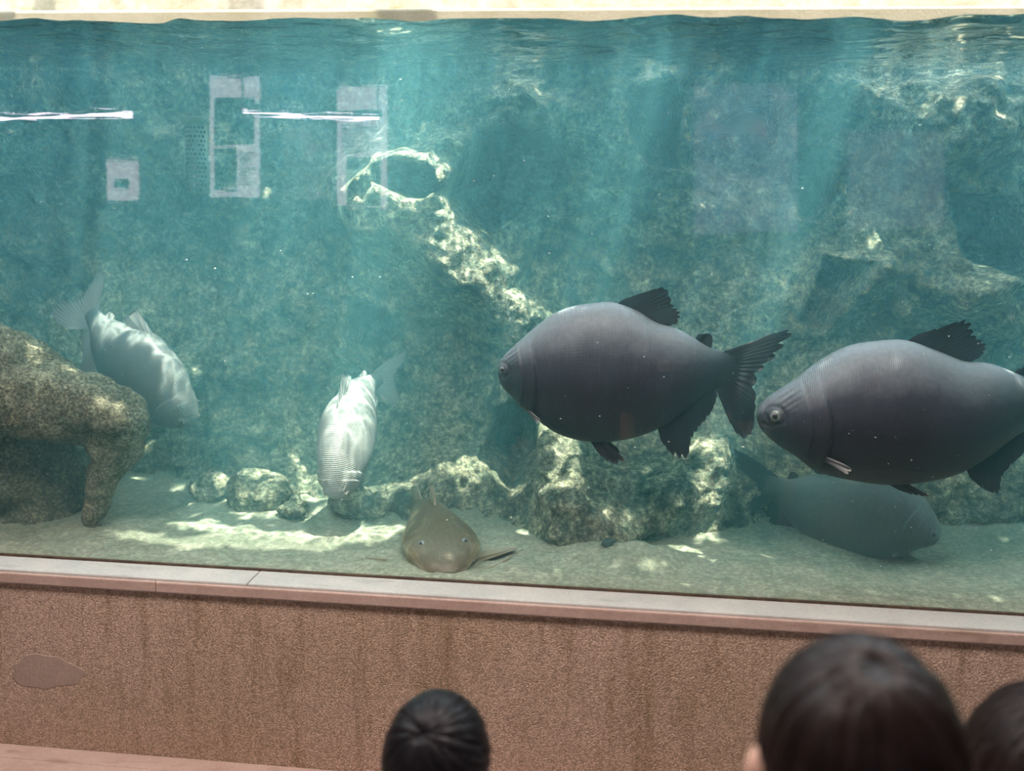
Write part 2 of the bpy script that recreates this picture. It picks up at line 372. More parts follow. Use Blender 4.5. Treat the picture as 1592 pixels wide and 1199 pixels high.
# ------------------------------------------------------------------ water
wb = box('tank_water', (XL+0.001, 0.031, ZB-0.06), (XR-0.001, 1.9, ZW-0.003), mat_water())
tag(wb, 'hazy teal water filling the tank', 'water', None, 'stuff')
nx, ny = 640, 200
sx, sy = np.meshgrid(np.linspace(XL, XR, nx), np.linspace(0.031, 1.6, ny), indexing='ij')
sz = ZW + 0.0045*np.sin(sx*11+sy*4+1.1*np.sin(sx*2.3)) + 0.003*np.sin(sx*23-sy*15) + 0.0022*np.sin(sx*6+sy*41) + 0.006*fbm(sx*4, sy*6, 1.0, 4) + 0.0011*fbm(sx*20, sy*34, 5.0, 2) + 0.0075*np.exp(-((sx-1.0)/0.12)**2-(sy/0.2)**2) + 0.010*np.exp(-((sx+1.33)/0.035)**2-(sy/0.1)**2)
ws = mesh('water_surface', np.stack([sx, sy, sz], -1).reshape(-1, 3), [f[::-1] for f in grid_faces(nx, ny)], mat_surface())
tag(ws, 'rippled water surface seen from below at the top of the tank', 'water surface', None, 'stuff')

# ------------------------------------------------------------------ fish
def mat_fish(name, back, flank, belly, zmid, zspan, tailc=None, scale=(170.0, 120.0), rough=0.45, mott=0.25, bumpd=0.004):
    n = N(name); uv = n.uv(); sep = n.new('SeparateXYZ', None, Vector=uv); u, v = sep.outputs[0], sep.outputs[1]
    ht = n.new('Attribute', {'attribute_name': 'height'}).outputs['Fac']      # body height stored on the mesh
    nz = n.noise(uv, 9.0, 4, 0.6)
    t = n.math('ADD', ht, n.math('MULTIPLY', n.math('SUBTRACT', nz, 0.5), mott))
    col = n.ramp(t, [(0.0, belly), (zmid-zspan, belly), (zmid, flank), (zmid+zspan, back), (1.0, back)][1:4])
    if tailc:
        al = n.new('Attribute', {'attribute_name': 'along'}).outputs['Fac']; col = n.mix(n.ramp(al, [(0.62, (0, 0, 0)), (0.80, (1, 1, 1))]), col, tailc)
    a = n.math('SINE', n.math('MULTIPLY', n.math('ADD', n.math('MULTIPLY', u, scale[0]*PI), n.math('MULTIPLY', v, scale[1]*PI)), 1.0))
    b = n.math('SINE', n.math('SUBTRACT', n.math('MULTIPLY', u, scale[0]*PI), n.math('MULTIPLY', v, scale[1]*PI)))
    h = n.math('ADD', n.math('MULTIPLY', n.math('MULTIPLY', a, b), 0.35), n.math('MULTIPLY', n.math('SINE', n.math('MULTIPLY', u, scale[0]*2*PI)), 0.5))
    col = n.mix(0.22, col, n.ramp(h, [(0.35, (0.75, 0.75, 0.78)), (0.75, (1.15, 1.15, 1.15))]), 'MULTIPLY')
    col = n.mix(0.5, col, n.ramp(n.noise(uv, 60, 3, 0.7), [(0.3, (0.7, 0.7, 0.7)), (0.7, (1.25, 1.25, 1.25))]), 'MULTIPLY')
    return n.fin(col, rough, n.bump(n.math('ADD', h, n.math('MULTIPLY', n.noise(uv, 35, 3), 1.2)), 0.25, bumpd), 0.35)
def mat_fin(name, c, tip):
    n = N(name); uv = n.uv(); sep = n.new('SeparateXYZ', None, Vector=uv)
    r = n.math('SINE', n.math('MULTIPLY', sep.outputs[0], 170.0))
    col = n.mix(n.math('POWER', sep.outputs[1], 3.0), c, tip)
    col = n.mix(0.5, col, n.ramp(r, [(0.2, (0.75, 0.75, 0.75)), (0.9, (1.25, 1.25, 1.25))]), 'MULTIPLY')
    return n.fin(col, 0.6, n.bump(r, 0.3, 0.002), 0.2)

class Spine:
    def __init__(s, pts, ups):
        P = np.array([tuple(p) for p in pts], float); U = np.array([tuple(Vector(u).normalized()) for u in ups], float)
        k = np.r_[0, np.cumsum(np.linalg.norm(np.diff(P, axis=0), axis=1))]; s.L = k[-1]; s.k = k/k[-1]; s.P, s.U = P, U
    def frame(s, t):
        t = np.atleast_1d(np.asarray(t, float)); tc = np.clip(t, 0, 1); e = 0.01
        p = spl(s.k, s.P, tc); a, b = spl(s.k, s.P, np.clip(tc-e, 0, 1)), spl(s.k, s.P, np.clip(tc+e, 0, 1))
        T = (b-a); T /= np.linalg.norm(T, axis=1)[:, None]
        p = p + T*((t-tc)*s.L)[:, None]
        U = spl(s.k, s.U, tc); U = U-T*np.sum(T*U, 1)[:, None]; U /= np.linalg.norm(U, axis=1)[:, None]
        return p, T, U, np.cross(T, U)
    def map(s, x, y, z):
        x, y, z = (np.atleast_1d(np.asarray(a, float)) for a in (x, y, z))
        p, T, U, S = s.frame(x); return p + U*(z*s.L)[:, None] + S*(y*s.L)[:, None]

def body_mesh(name, sp, tp, mat, parent, sculpt=None, nr=230, ns=112, power=0.9):
    x0, x1 = tp['top'][0][0], tp['end']
    t = np.linspace(0, 1, nr)**1.5; xs = x0 + (x1-x0)*t
    top = spl(*zip(*tp['top']), xs); bot = spl(*zip(*tp['bot']), xs); wid = spl(*zip(*tp['wid']), xs)
    th = np.linspace(0, 2*PI, ns, endpoint=False); c, s_ = np.cos(th), np.sin(th)
    X = np.repeat(xs[:, None], ns, 1); mid = (top+bot)/2; hh = (top-bot)/2
    Z = mid[:, None] + hh[:, None]*c[None]; Y = wid[:, None]*(np.sign(s_)*np.abs(s_)**power)[None]
    if sculpt: Y = sculpt(X, Y, Z)
    P = sp.map(X.ravel(), Y.ravel(), Z.ravel())
    F = [f[::-1] for f in grid_faces(nr, ns, True)]; F.append(tuple(range(ns))); F.append(tuple((nr-1)*ns+k for k in range(ns))[::-1])
    arc = np.abs(((th/(2*PI)+0.5) % 1)-0.5)*2
    uv = np.stack([X*sp.L, np.repeat((arc*0.55)[None], nr, 0)*sp.L], -1).reshape(-1, 2)
    o = mesh(name, P, F, mat, parent, True, uv)
    hv = (Z-bot[:, None])/np.maximum(top-bot, 1e-3)[:, None]
    o.data.attributes.new('height', 'FLOAT', 'POINT').data.foreach_set('value', np.clip(hv, 0, 1).ravel())
    o.data.attributes.new('along', 'FLOAT', 'POINT').data.foreach_set('value', X.ravel())
    return o
def fin_mesh(name, sp, base, tip, mat, parent, th=0.004, lat=(0, 0), n=34, m=9, jag=0.012, curl=0.0):
    """Fin between a base line and a tip line (points in body lengths); lat = sideways offset at base and tip."""
    base, tip = np.array(base, float), np.array(tip, float); k = np.linspace(0, 1, n)
    B = spl(np.linspace(0, 1, len(base)), base, k); T = spl(np.linspace(0, 1, len(tip)), tip, k)
    if B.shape[1] == 2:
        B = np.c_[B[:, 0], np.full(n, lat[0]), B[:, 1]]; T = np.c_[T[:, 0], np.full(n, lat[1]), T[:, 1]]
    T = B + (T-B)*(1-jag*4*rng.random(n)*(np.arange(n) % 3 == 0) - jag*rng.random(n))[:, None]
    v = np.linspace(0, 1, m); G = B[:, None]*(1-v)[None, :, None] + T[:, None]*v[None, :, None]
    G[:, :, 1] += (curl*np.sin(v*PI)[None] + 0.004*np.sin(k*9)[:, None]*v[None])
    rib = (0.75+0.25*np.cos(np.arange(n)*PI))[:, None]
    tt = th*(1-0.8*v)[None]*rib; W = sp.map(G[:, :, 0].ravel(), G[:, :, 1].ravel(), G[:, :, 2].ravel()).reshape(n, m, 3)
    du = np.gradient(W, axis=0); dv = np.gradient(W, axis=1); nn = np.cross(du, dv); nn /= np.maximum(np.linalg.norm(nn, axis=2), 1e-9)[..., None]
    A = (W+nn*tt[..., None]).reshape(-1, 3); C = (W-nn*tt[..., None]).reshape(-1, 3); F = grid_faces(n, m); q = n*m
    F = F + [[a+q for a in f[::-1]] for f in F]
    rim = [i*m for i in range(n)] + [(n-1)*m+j for j in range(1, m)] + [i*m+m-1 for i in range(n-2, -1, -1)] + [j for j in range(m-2, 0, -1)]
    F += [(rim[i], rim[i]+q, rim[(i+1) % len(rim)]+q, rim[(i+1) % len(rim)]) for i in range(len(rim))]
    uv = np.stack(np.meshgrid(k, v, indexing='ij'), -1).reshape(-1, 2)
    return mesh(name, np.r_[A, C], F, mat, parent, True, np.r_[uv, uv])
def eye_mesh(sp, x, y, z, r, parent, iris, pupil, tilt=(0.25, 0.0, 1.0)):
    p, T, U, S = sp.frame(x); sgn = 1 if y > 0 else -1
    c = Vector(sp.map(x, y, z)[0]); nrm = (Vector(S[0])*sgn*tilt[2] - Vector(T[0])*tilt[0] + Vector(U[0])*tilt[1]).normalized()
    def disc(name, r, depth, mat, par, off):
        bm = bmesh.new(); bmesh.ops.create_uvsphere(bm, u_segments=20, v_segments=12, radius=1.0)
        R = nrm.to_track_quat('Z', 'Y').to_matrix().to_4x4()
        for v in bm.verts: v.co = (Matrix.Translation(c+nrm*off) @ R @ Matrix.Diagonal((r, r, depth, 1))) @ v.co
        return from_bm(name, bm, mat, par, True)
    e = disc('eye', r, r*0.7, iris, parent, 0.0); disc('pupil', r*0.55, r*0.3, pupil, e, r*0.46)
M_iris = mat_plain('fish_iris', (0.20, 0.20, 0.19), 0.15, 0.3, 60, 0, 0.6)
M_pupil = mat_plain('fish_pupil', (0.01, 0.01, 0.012), 0.08, 0.1, 10, 0, 0.6)

# side outlines, in body lengths from the nose (x) and above the axis (z)
def tA(x, y): return ((x-107)/1383.0, (470-y)/1383.0)
TA = dict(top=[tA(*p) for p in [(107, 466), (113, 440), (130, 416), (170, 374), (230, 320), (300, 262), (380, 207), (450, 178), (540, 162), (660, 158), (760, 195), (850, 250), (930, 275), (1000, 308), (1060, 345), (1120, 376), (1200, 392), (1260, 400)]],
          bot=[tA(*p) for p in [(107, 512), (113, 534), (130, 560), (170, 600), (230, 662), (300, 720), (380, 775), (450, 802), (540, 818), (660, 815), (760, 795), (850, 762), (930, 715), (1000, 660), (1060, 605), (1120, 562), (1200, 540), (1260, 530)]],
          wid=[(0, 0.014), (0.006, 0.026), (0.018, 0.037), (0.05, 0.056), (0.12, 0.082), (0.22, 0.105), (0.34, 0.115), (0.46, 0.105), (0.58, 0.078), (0.68, 0.048), (0.76, 0.017), (0.79, 0.008), (0.82, 0.0012)], end=0.82,
          eye=(143, 466, 12), op=0.125,
          dorsal=([tA(*p) for p in [(655, 175), (720, 190), (790, 225), (860, 270)]], [tA(*p) for p in [(700, 142), (790, 112), (885, 88), (925, 165), (957, 205), (945, 252), (900, 268)]]),
          adip=([tA(*p) for p in [(1025, 335), (1060, 352), (1095, 380)]], [tA(*p) for p in [(1045, 306), (1085, 302), (1110, 315), (1108, 370)]]),
          anal=([tA(*p) for p in [(862, 740), (930, 690), (1010, 625), (1080, 570), (1130, 540)]], [tA(*p) for p in [(885, 815), (940, 882), (1016, 898), (1035, 810), (1075, 742), (1120, 680), (1148, 600)]]),
          tail=([tA(*p) for p in [(1130, 400), (1130, 430), (1135, 470), (1130, 505), (1125, 535)]], [tA(*p) for p in [(1290, 352), (1400, 300), (1488, 285), (1465, 350), (1400, 430), (1345, 505), (1338, 610), (1340, 690), (1325, 780), (1275, 810), (1215, 730)]]),
          pelv=((535, 790), (620, 800), [(575, 868), (640, 915), (700, 888)]), pect=((232, 625), (262, 690), (325, 700)))
def tB(x, y): return ((x-195)/1386.0, (400-y)/1386.0)
TB = dict(top=[tB(*p) for p in [(195, 398), (203, 378), (225, 352), (270, 318), (335, 276), (400, 222), (460, 182), (530, 150), (610, 136), (720, 132), (830, 168), (940, 208), (1040, 218), (1140, 252), (1229, 285), (1320, 312), (1420, 322)]],
          bot=[tB(*p) for p in [(195, 432), (203, 455), (225, 485), (270, 525), (335, 568), (400, 622), (460, 645), (530, 660), (610, 674), (720, 680), (830, 668), (940, 640), (1040, 585), (1140, 510), (1229, 455), (1320, 430), (1420, 425)]],
          wid=[(0, 0.014), (0.006, 0.024), (0.022, 0.036), (0.06, 0.056), (0.13, 0.080), (0.22, 0.098), (0.34, 0.108), (0.46, 0.10), (0.58, 0.078), (0.70, 0.046), (0.80, 0.017), (0.84, 0.007), (0.87, 0.0012)], end=0.87,
          eye=(258, 400, 15), op=0.16,
          dorsal=([tB(*p) for p in [(705, 150), (780, 165), (860, 195), (950, 225)]], [tB(*p) for p in [(760, 108), (850, 78), (938, 55), (975, 110), (1018, 145), (1005, 185), (970, 208)]]),
          adip=([tB(*p) for p in [(1130, 262), (1165, 275), (1205, 292)]], [tB(*p) for p in [(1150, 238), (1180, 226), (1210, 236), (1215, 280)]]),
          anal=([tB(*p) for p in [(980, 600), (1050, 560), (1120, 510), (1190, 460), (1240, 435)]], [tB(*p) for p in [(1010, 660), (1070, 705), (1132, 720), (1140, 660), (1180, 600), (1230, 540), (1270, 470)]]),
          tail=([tB(*p) for p in [(1340, 320), (1370, 345), (1380, 370), (1370, 400), (1340, 425)]], [tB(*p) for p in [(1430, 290), (1520, 240), (1581, 225), (1560, 290), (1510, 360), (1480, 400), (1495, 480), (1520, 560), (1540, 640), (1480, 650), (1400, 520)]]),
          pelv=((665, 665), (760, 665), [(700, 690), (770, 710), (806, 705)]), pect=((385, 530), (420, 560), (520, 592)))

def sculpt_pacu(tp):
    ex, ez = TM[id(tp)](*tp['eye'][:2]); ox = tp['op']
    def f(X, Y, Z):
        sg = np.sign(Y); a = np.abs(Y)
        # gill cover: a bulged plate with a crisp rear rim, bowed backwards
        rim = ox + 0.028*np.cos(np.clip((Z-ez+0.03)/0.13, -1, 1)*PI/2) - 0.010
        s = X-rim; inz = np.exp(-((Z-ez+0.035)/0.12)**4)
        plate = 0.016*sstep(-0.09, -0.02, s)*(1-sstep(0.0, 0.008, s))*inz
        pre = 0.009*sstep(-0.11, -0.055, s+0.045)*(1-sstep(0.0, 0.007, s+0.045))*inz
        # eye ring and a crease at the mouth
        r = np.hypot(X-ex, Z-ez); eye = 0.005*np.exp(-(r/0.018)**4) - 0.006*np.exp(-((r-0.024)/0.005)**2)
        mz = ez-0.020-0.35*X; mouth = -0.014*np.exp(-((Z-mz)/0.006)**2)*np.exp(-(X/0.030)**2)
        wr = 0.0035*np.sin((X*0.7-Z)*420)*np.exp(-((X-ex-0.035)/0.03)**2)*np.exp(-((Z-ez-0.05)/0.03)**2)
        k = sstep(0.002, 0.02, a)
        return sg*np.maximum(a + k*(plate+pre+eye+mouth+wr), 0)
    return f
TM = {id(TA): tA, id(TB): tB}

def pacu(tp, sp, label, group, mats, hs=1.0, ws=1.0):
    body_m, fin_m, pale_m = mats; conv = TM[id(tp)]
    p0 = sp.map(0.4, 0, -0.22)[0]; root = empty('pacu_fish', p0); bpy.context.view_layer.update()
    tag(root, label, 'fish', group)
    sc = lambda L: [(x, z*hs) for x, z in L]
    tp2 = dict(top=sc(tp['top']), bot=sc(tp['bot']), wid=[(x, w*ws) for x, w in tp['wid']], end=tp['end'])
    s0 = sculpt_pacu(tp)
    body_mesh('body', sp, tp2, body_m, root, (lambda X, Y, Z: s0(X, Y, Z/hs)))
    for nm, key, th in (('dorsal_fin', 'dorsal', .005), ('adipose_fin', 'adip', .005), ('anal_fin', 'anal', .006), ('tail_fin', 'tail', .006)):
        b, t = tp[key]; fin_mesh(nm, sp, sc(b), sc(t), fin_m, root, th*sp.L, jag=0.03 if key in ('tail', 'anal', 'dorsal') else 0.01, n=44)
    (bx0, bz0), (bx1, bz1) = conv(*tp['pelv'][0]), conv(*tp['pelv'][1]); tips = [conv(*q) for q in tp['pelv'][2]]
    wv = lambda x, z: float(spl(*zip(*tp2['wid']), np.array([x]))[0])
    for sg in (-1, 1):
        b = [(bx0, sg*0.02, bz0*hs), ((bx0+bx1)/2, sg*0.025, bz1*hs), (bx1-0.012, sg*0.03, bz1*hs)]
        t = [(x+0.01*(sg > 0), sg*(0.035+0.01*i), z*hs) for i, (x, z) in enumerate(tips)]
        fin_mesh('pelvic_fin', sp, b, t, fin_m, root, 0.004*sp.L, jag=0.05, n=16)
        (ax, az), (cx, cz), (tx, tz) = (conv(*q) for q in tp['pect'])
        ml = lambda x, z: side_at(tp2, x, z*hs)
        b = [(ax, sg*(ml(ax, az)-0.004), az*hs), ((ax+cx)/2, sg*(ml(cx, (az+cz)/2)-0.004), (az+cz)/2*hs), (cx, sg*(ml(cx, cz)-0.004), cz*hs)]
        t = [(tx-0.015, sg*(ml(tx, tz)+0.016), (tz+0.012)*hs), (tx, sg*(ml(tx, tz)+0.018), tz*hs), (tx-0.012, sg*(ml(tx, tz)+0.014), (tz-0.014)*hs)]
        fin_mesh('pectoral_fin', sp, b, t, pale_m, root, 0.004*sp.L, jag=0.03, n=16)
        ex, ez = conv(*tp['eye'][:2]); r = tp['eye'][2]/1383.0
        eye_mesh(sp, ex, sg*(side_at(tp2, ex, ez*hs)+0.006), ez*hs, r*1.45*sp.L, root, M_iris, M_pupil)
    return root
def side_at(tp, x, z, power=0.9):
    x = np.array([x]); top, bot, w = (float(spl(*zip(*tp[k]), x)[0]) for k in ('top', 'bot', 'wid'))
    c = np.clip((z-(top+bot)/2)/((top-bot)/2), -0.99, 0.99); return w*math.sqrt(1-c*c)**power

M_pacu = mat_fish('pacu_skin', (0.215, 0.235, 0.265), (0.050, 0.053, 0.070), (0.020, 0.021, 0.029), 0.64, 0.26, (0.022, 0.021, 0.026))  # real dark belly, with light from above also put into back and flank
M_pacu2 = mat_fish('pacu_skin_sunlit', (0.30, 0.32, 0.31), (0.22, 0.24, 0.24), (0.13, 0.15, 0.15), 0.45, 0.30)  # same skin made lighter: sunlight put into the colour
M_fin = mat_fin('pacu_fin', (0.020, 0.019, 0.024), (0.016, 0.016, 0.020)); M_pacu4 = mat_fish('pacu_skin_haze', (0.19, 0.225, 0.22), (0.12, 0.15, 0.15), (0.07, 0.09, 0.09), 0.50, 0.30, (0.05, 0.06, 0.06)); M_pacu3 = mat_fish('pacu_skin_grey', (0.13, 0.15, 0.15), (0.10, 0.115, 0.115), (0.08, 0.09, 0.09), 0.45, 0.30); M_finp = mat_fin('pacu_fin_sunlit', (0.30, 0.32, 0.32), (0.22, 0.24, 0.24))  # teal skin holds painted water haze; pale fins hold painted sunlight
M_pec = mat_fin('pale_pectoral', (0.16, 0.16, 0.17), (0.42, 0.42, 0.42))

UPI = upv
spA = Spine([at(775, 573, 0.27), at(900, 574, 0.25), at(1050, 574, 0.26), at(1140, 574, 0.29), at(1227, 573.5, 0.33)], [(0, 0, 1)]*5)
pacu(TA, spA, 'dark slate pacu with whole body in view swimming left near the glass', 'large pacu fish', (M_pacu, M_fin, M_pec))
spB = Spine([at(1177, 641, 0.24), at(1330, 640, 0.22), at(1480, 640, 0.25), at(1640, 640, 0.32), at(1733, 640, 0.38)], [(0, 0, 1)]*5)
pacu(TB, spB, 'dark grey pacu cut off by the right edge of the picture', 'large pacu fish', (M_pacu, M_fin, M_pec))
spC = Spine([at(1463, 832, 0.50), at(1400, 806, 0.56), at(1310, 790, 0.65), at(1225, 768, 0.71), at(1180, 748, 0.73), at(1128, 735, 0.74)], [(0.25, -0.05, 1), (0.2, 0, 1), (0.1, 0, 1), (0, 0, 1), (0, 0, 1), (0, 0, 1)])
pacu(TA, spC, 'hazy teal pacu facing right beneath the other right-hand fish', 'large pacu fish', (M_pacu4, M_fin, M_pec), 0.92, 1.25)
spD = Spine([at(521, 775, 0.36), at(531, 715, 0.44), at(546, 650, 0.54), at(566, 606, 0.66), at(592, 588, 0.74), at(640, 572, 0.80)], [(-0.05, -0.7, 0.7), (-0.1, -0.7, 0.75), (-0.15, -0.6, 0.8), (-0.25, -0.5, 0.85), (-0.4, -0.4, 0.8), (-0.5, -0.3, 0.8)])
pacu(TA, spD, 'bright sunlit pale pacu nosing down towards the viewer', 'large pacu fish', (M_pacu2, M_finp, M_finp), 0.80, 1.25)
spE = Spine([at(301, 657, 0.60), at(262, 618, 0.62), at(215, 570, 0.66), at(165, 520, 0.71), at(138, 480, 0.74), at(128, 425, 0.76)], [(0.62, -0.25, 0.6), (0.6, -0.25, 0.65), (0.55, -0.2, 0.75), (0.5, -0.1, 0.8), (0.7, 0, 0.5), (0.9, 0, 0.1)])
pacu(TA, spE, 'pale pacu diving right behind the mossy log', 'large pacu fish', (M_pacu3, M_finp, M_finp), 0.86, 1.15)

# catfish resting on the bed, head to the glass
M_cat = mat_fish('catfish_skin', (0.13, 0.115, 0.07), (0.27, 0.235, 0.145), (0.46, 0.41, 0.27), 0.46, 0.34, None, (0.0, 0.0), 0.3, 2.2, 0.012)
M_catfin = mat_fin('catfish_fin', (0.33, 0.29, 0.20), (0.42, 0.40, 0.32))
spF = Spine([at(693, 893, 0.10), at(690, 868, 0.20), at(682, 838, 0.36), at(668, 812, 0.54), at(648, 796, 0.70), at(626, 790, 0.84)], [(-0.02, 0, 1)]*6)
TC = dict(top=[(0, 0.012), (0.02, 0.030), (0.06, 0.050), (0.14, 0.075), (0.25, 0.098), (0.36, 0.118), (0.46, 0.125), (0.60, 0.105), (0.75, 0.07), (0.86, 0.045)],
          bot=[(0, -0.012), (0.02, -0.032), (0.06, -0.044), (0.14, -0.056), (0.25, -0.070), (0.36, -0.080), (0.46, -0.080), (0.60, -0.070), (0.75, -0.052), (0.86, -0.04)],
          wid=[(0, 0.035), (0.02, 0.072), (0.06, 0.104), (0.14, 0.138), (0.25, 0.166), (0.36, 0.160), (0.46, 0.135), (0.60, 0.092), (0.75, 0.048), (0.86, 0.02)], end=0.85)
M_catiris = mat_plain('catfish_iris', (0.20, 0.26, 0.28), 0.15)
cf = empty('catfish', spF.map(0.3, 0, -0.08)[0]); bpy.context.view_layer.update()
tag(cf, 'brown broad-headed catfish on the tank bed facing the viewer', 'fish')
def sculpt_cat(X, Y, Z):
    a = np.abs(Y)*(1-0.42*sstep(0.0, 0.12, Z)*sstep(0.10, 0.36, X)) + 0.018*np.exp(-((X-0.155)/0.03)**2)*np.exp(-((np.abs(Y)-0.115)/0.03)**2); return np.sign(Y)*np.maximum(a - 0.012*np.exp(-((X-0.26)/0.012)**2)*sstep(0.06, 0.12, a) + 0.006*np.exp(-((X-0.2)/0.05)**2), 0)
body_mesh('body', spF, TC, M_cat, cf, sculpt_cat, power=0.8)
fin_mesh('dorsal_fin', spF, [(0.42, 0.11), (0.48, 0.11), (0.54, 0.10)], [(0.47, 0.20), (0.53, 0.19), (0.57, 0.13)], M_catfin, cf, 0.006, jag=0.02, n=16)
fin_mesh('adipose_fin', spF, [(0.70, 0.07), (0.78, 0.05), (0.84, 0.03)], [(0.76, 0.13), (0.83, 0.12), (0.87, 0.07)], M_catfin, cf, 0.006, n=12)
fin_mesh('tail_fin', spF, [(0.83, 0.04), (0.85, 0.0), (0.83, -0.035)], [(0.97, 0.13), (1.0, 0.05), (0.98, 0.0), (1.0, -0.04), (0.97, -0.09)], M_catfin, cf, 0.006, n=26, jag=0.03)
for sg in (-1, 1):
    fin_mesh('pectoral_fin', spF, [(0.17, sg*0.15, -0.040), (0.20, sg*0.155, -0.045), (0.24, sg*0.16, -0.045)], [(0.19, sg*0.33, -0.005), (0.27, sg*0.31, -0.03), (0.31, sg*0.24, -0.045)], M_catfin, cf, 0.008, n=16, jag=0.02)
    eye_mesh(spF, 0.150, sg*0.090, 0.060, 0.013, cf, M_catiris, M_pupil, (0.75, 0.55, 0.4))
    bm = bmesh.new(); tube_bm(bm, [Vector(spF.map(0.03+0.02*i, sg*(0.10+0.035*i), -0.02-0.008*i+0.004*i*i*0.4)[0]) for i in range(8)], [0.006*(1-i/9) for i in range(8)], 6)
    from_bm('barbel', bm, M_catfin, cf, True)

# ------------------------------------------------------------------ log, stones and leaf in the tank
def dlog(co): return 0.030*fbm(co[:, 0]*5, co[:, 1]*5, co[:, 2]*5, 4) + 0.007*fbm(co[:, 0]*24, co[:, 1]*24, co[:, 2]*24, 3)
Yl = 0.36
P = lambda x, y, Y=Yl: at(x, y, Y)
lg = blob('mossy_log', [
    ('tube', [P(-330, 490), P(-150, 545), P(0, 592), P(80, 618), P(150, 636), P(172, 645)], [0.22, 0.21, 0.185, 0.165, 0.125, 0.11]),
    ('ball', P(180, 650, 0.33), (0.105, 0.11, 0.105)),
    ('tube', [P(178, 690), P(168, 722), P(150, 770), P(142, 815), P(152, 852)], [0.075, 0.052, 0.026, 0.022, 0.036]),
    ('tube', [P(148, 842), P(190, 855, .31)], [0.036, 0.014]), ('tube', [P(148, 842), P(125, 855, .40)], [0.034, 0.016]),
    ('tube', [P(-140, 640, 0.52), P(20, 690, 0.54), P(75, 770, 0.56), P(80, 850, 0.54)], [0.24, 0.22, 0.15, 0.16]),
    ('ball', P(20, 845, 0.42), (0.12, 0.10, 0.07))], 0.014, M_log, None, 5, dlog)
tag(lg, 'mossy overhanging log with a thin foot at the left edge', 'log')
def stone(px, py, Y, r, label):
    c = at(px, py, Y)
    bm = bmesh.new(); bmesh.ops.create_icosphere(bm, subdivisions=4, radius=1.0)
    co = np.array([v.co[:] for v in bm.verts]); dsp = 1+0.28*fbm(co[:, 0]*1.6+px, co[:, 1]*1.6, co[:, 2]*1.6, 4)
    for v, k in zip(bm.verts, dsp): v.co = Vector((v.co.x*r[0]*k, v.co.y*r[1]*k, v.co.z*r[2]*k))
    zb = ZB + float(height_bed(np.array([c.x]), np.array([c.y]))[0]); o = from_bm('rock', bm, M_rock, None, True); o.location = (c.x, c.y, zb+r[2]*0.55)
    return tag(o, label, 'rock', 'rocks on the tank bed')
stone(405, 790, 0.70, (0.13, 0.09, 0.085), 'broad low rock on the bed between log and sunlit fish')
stone(458, 800, 0.60, (0.055, 0.05, 0.05), 'small dark rock beside the broad low rock')
stone(560, 805, 0.68, (0.12, 0.07, 0.07), 'algae covered rock beneath the sunlit pale fish')
stone(330, 800, 0.74, (0.08, 0.07, 0.07), 'small pale rock left of the broad low rock')
lc = at(941, 864, 0.36); zb = ZB+float(height_bed(np.array([lc.x]), np.array([lc.y]))[0]); V = []; n_ = 22
for k in range(n_):
    a = 2*PI*k/n_; r = 0.030*(1+0.25*math.cos(5*a)+0.1*math.sin(3*a)); V.append((r*math.cos(a), r*0.7*math.sin(a), 0.012+0.01*math.cos(2*a)))
V.append((0, 0, 0.004)); V += [(x, y, z-0.003) for x, y, z in V]; q = n_+1
F = [(k, (k+1) % n_, n_) for k in range(n_)] + [((k+1) % n_+q, k+q, n_+q) for k in range(n_)] + [(k, k+q, (k+1) % n_+q, (k+1) % n_) for k in range(n_)]
lf = mesh('sunken_leaf', V, F, mat_plain('dark_leaf', (0.03, 0.06, 0.06), 0.6)); lf.location = (lc.x, lc.y, zb+0.004); lf.rotation_euler = (0.7, 0.2, 0.5)
tag(lf, 'small dark sunken leaf lying on the bright patch of bed', 'leaf')
# perforated intake on the rock wall
pp = at(308, 300, 0.80); pq = at(305, 190, 0.80); pi_ = empty('perforated_pipe', pp); bpy.context.view_layer.update()
tag(pi_, 'grey-green perforated pipe standing against the rock wall', 'pipe')
bm = bmesh.new(); tube_bm(bm, [pp, pp.lerp(pq, 0.5), pq], 0.042, 24); from_bm('tube', bm, mat_plain('pipe_green', (0.22, 0.26, 0.19), 0.8, 0.3, 30), pi_, True)
bm = bmesh.new()
for r_ in range(15):
    for c_ in range(7):
        a = PI*(1.12+0.76*(c_+0.5*(r_ % 2))/6.5); p = pp.lerp(pq, (r_+0.7)/16) + Vector((math.cos(a)*0.0418, math.sin(a)*0.0418, 0))
        bmesh.ops.create_circle(bm, cap_ends=True, segments=8, radius=0.0062, matrix=Matrix.Translation(p) @ Vector((math.cos(a), math.sin(a), 0)).to_track_quat('Z', 'Y').to_matrix().to_4x4() @ Matrix.Translation((0, 0, 0.0008)))
o = from_bm('perforations', bm, M_pupil, pi_); o['kind'] = 'stuff'
box('cap', (pq.x-.046, pq.y-.046, pq.z-.004), (pq.x+.046, pq.y+.046, pq.z+.02), mat_plain('pipe_cap', (0.18, 0.21, 0.16), 0.8, 0.3, 30), pi_, 0.008)
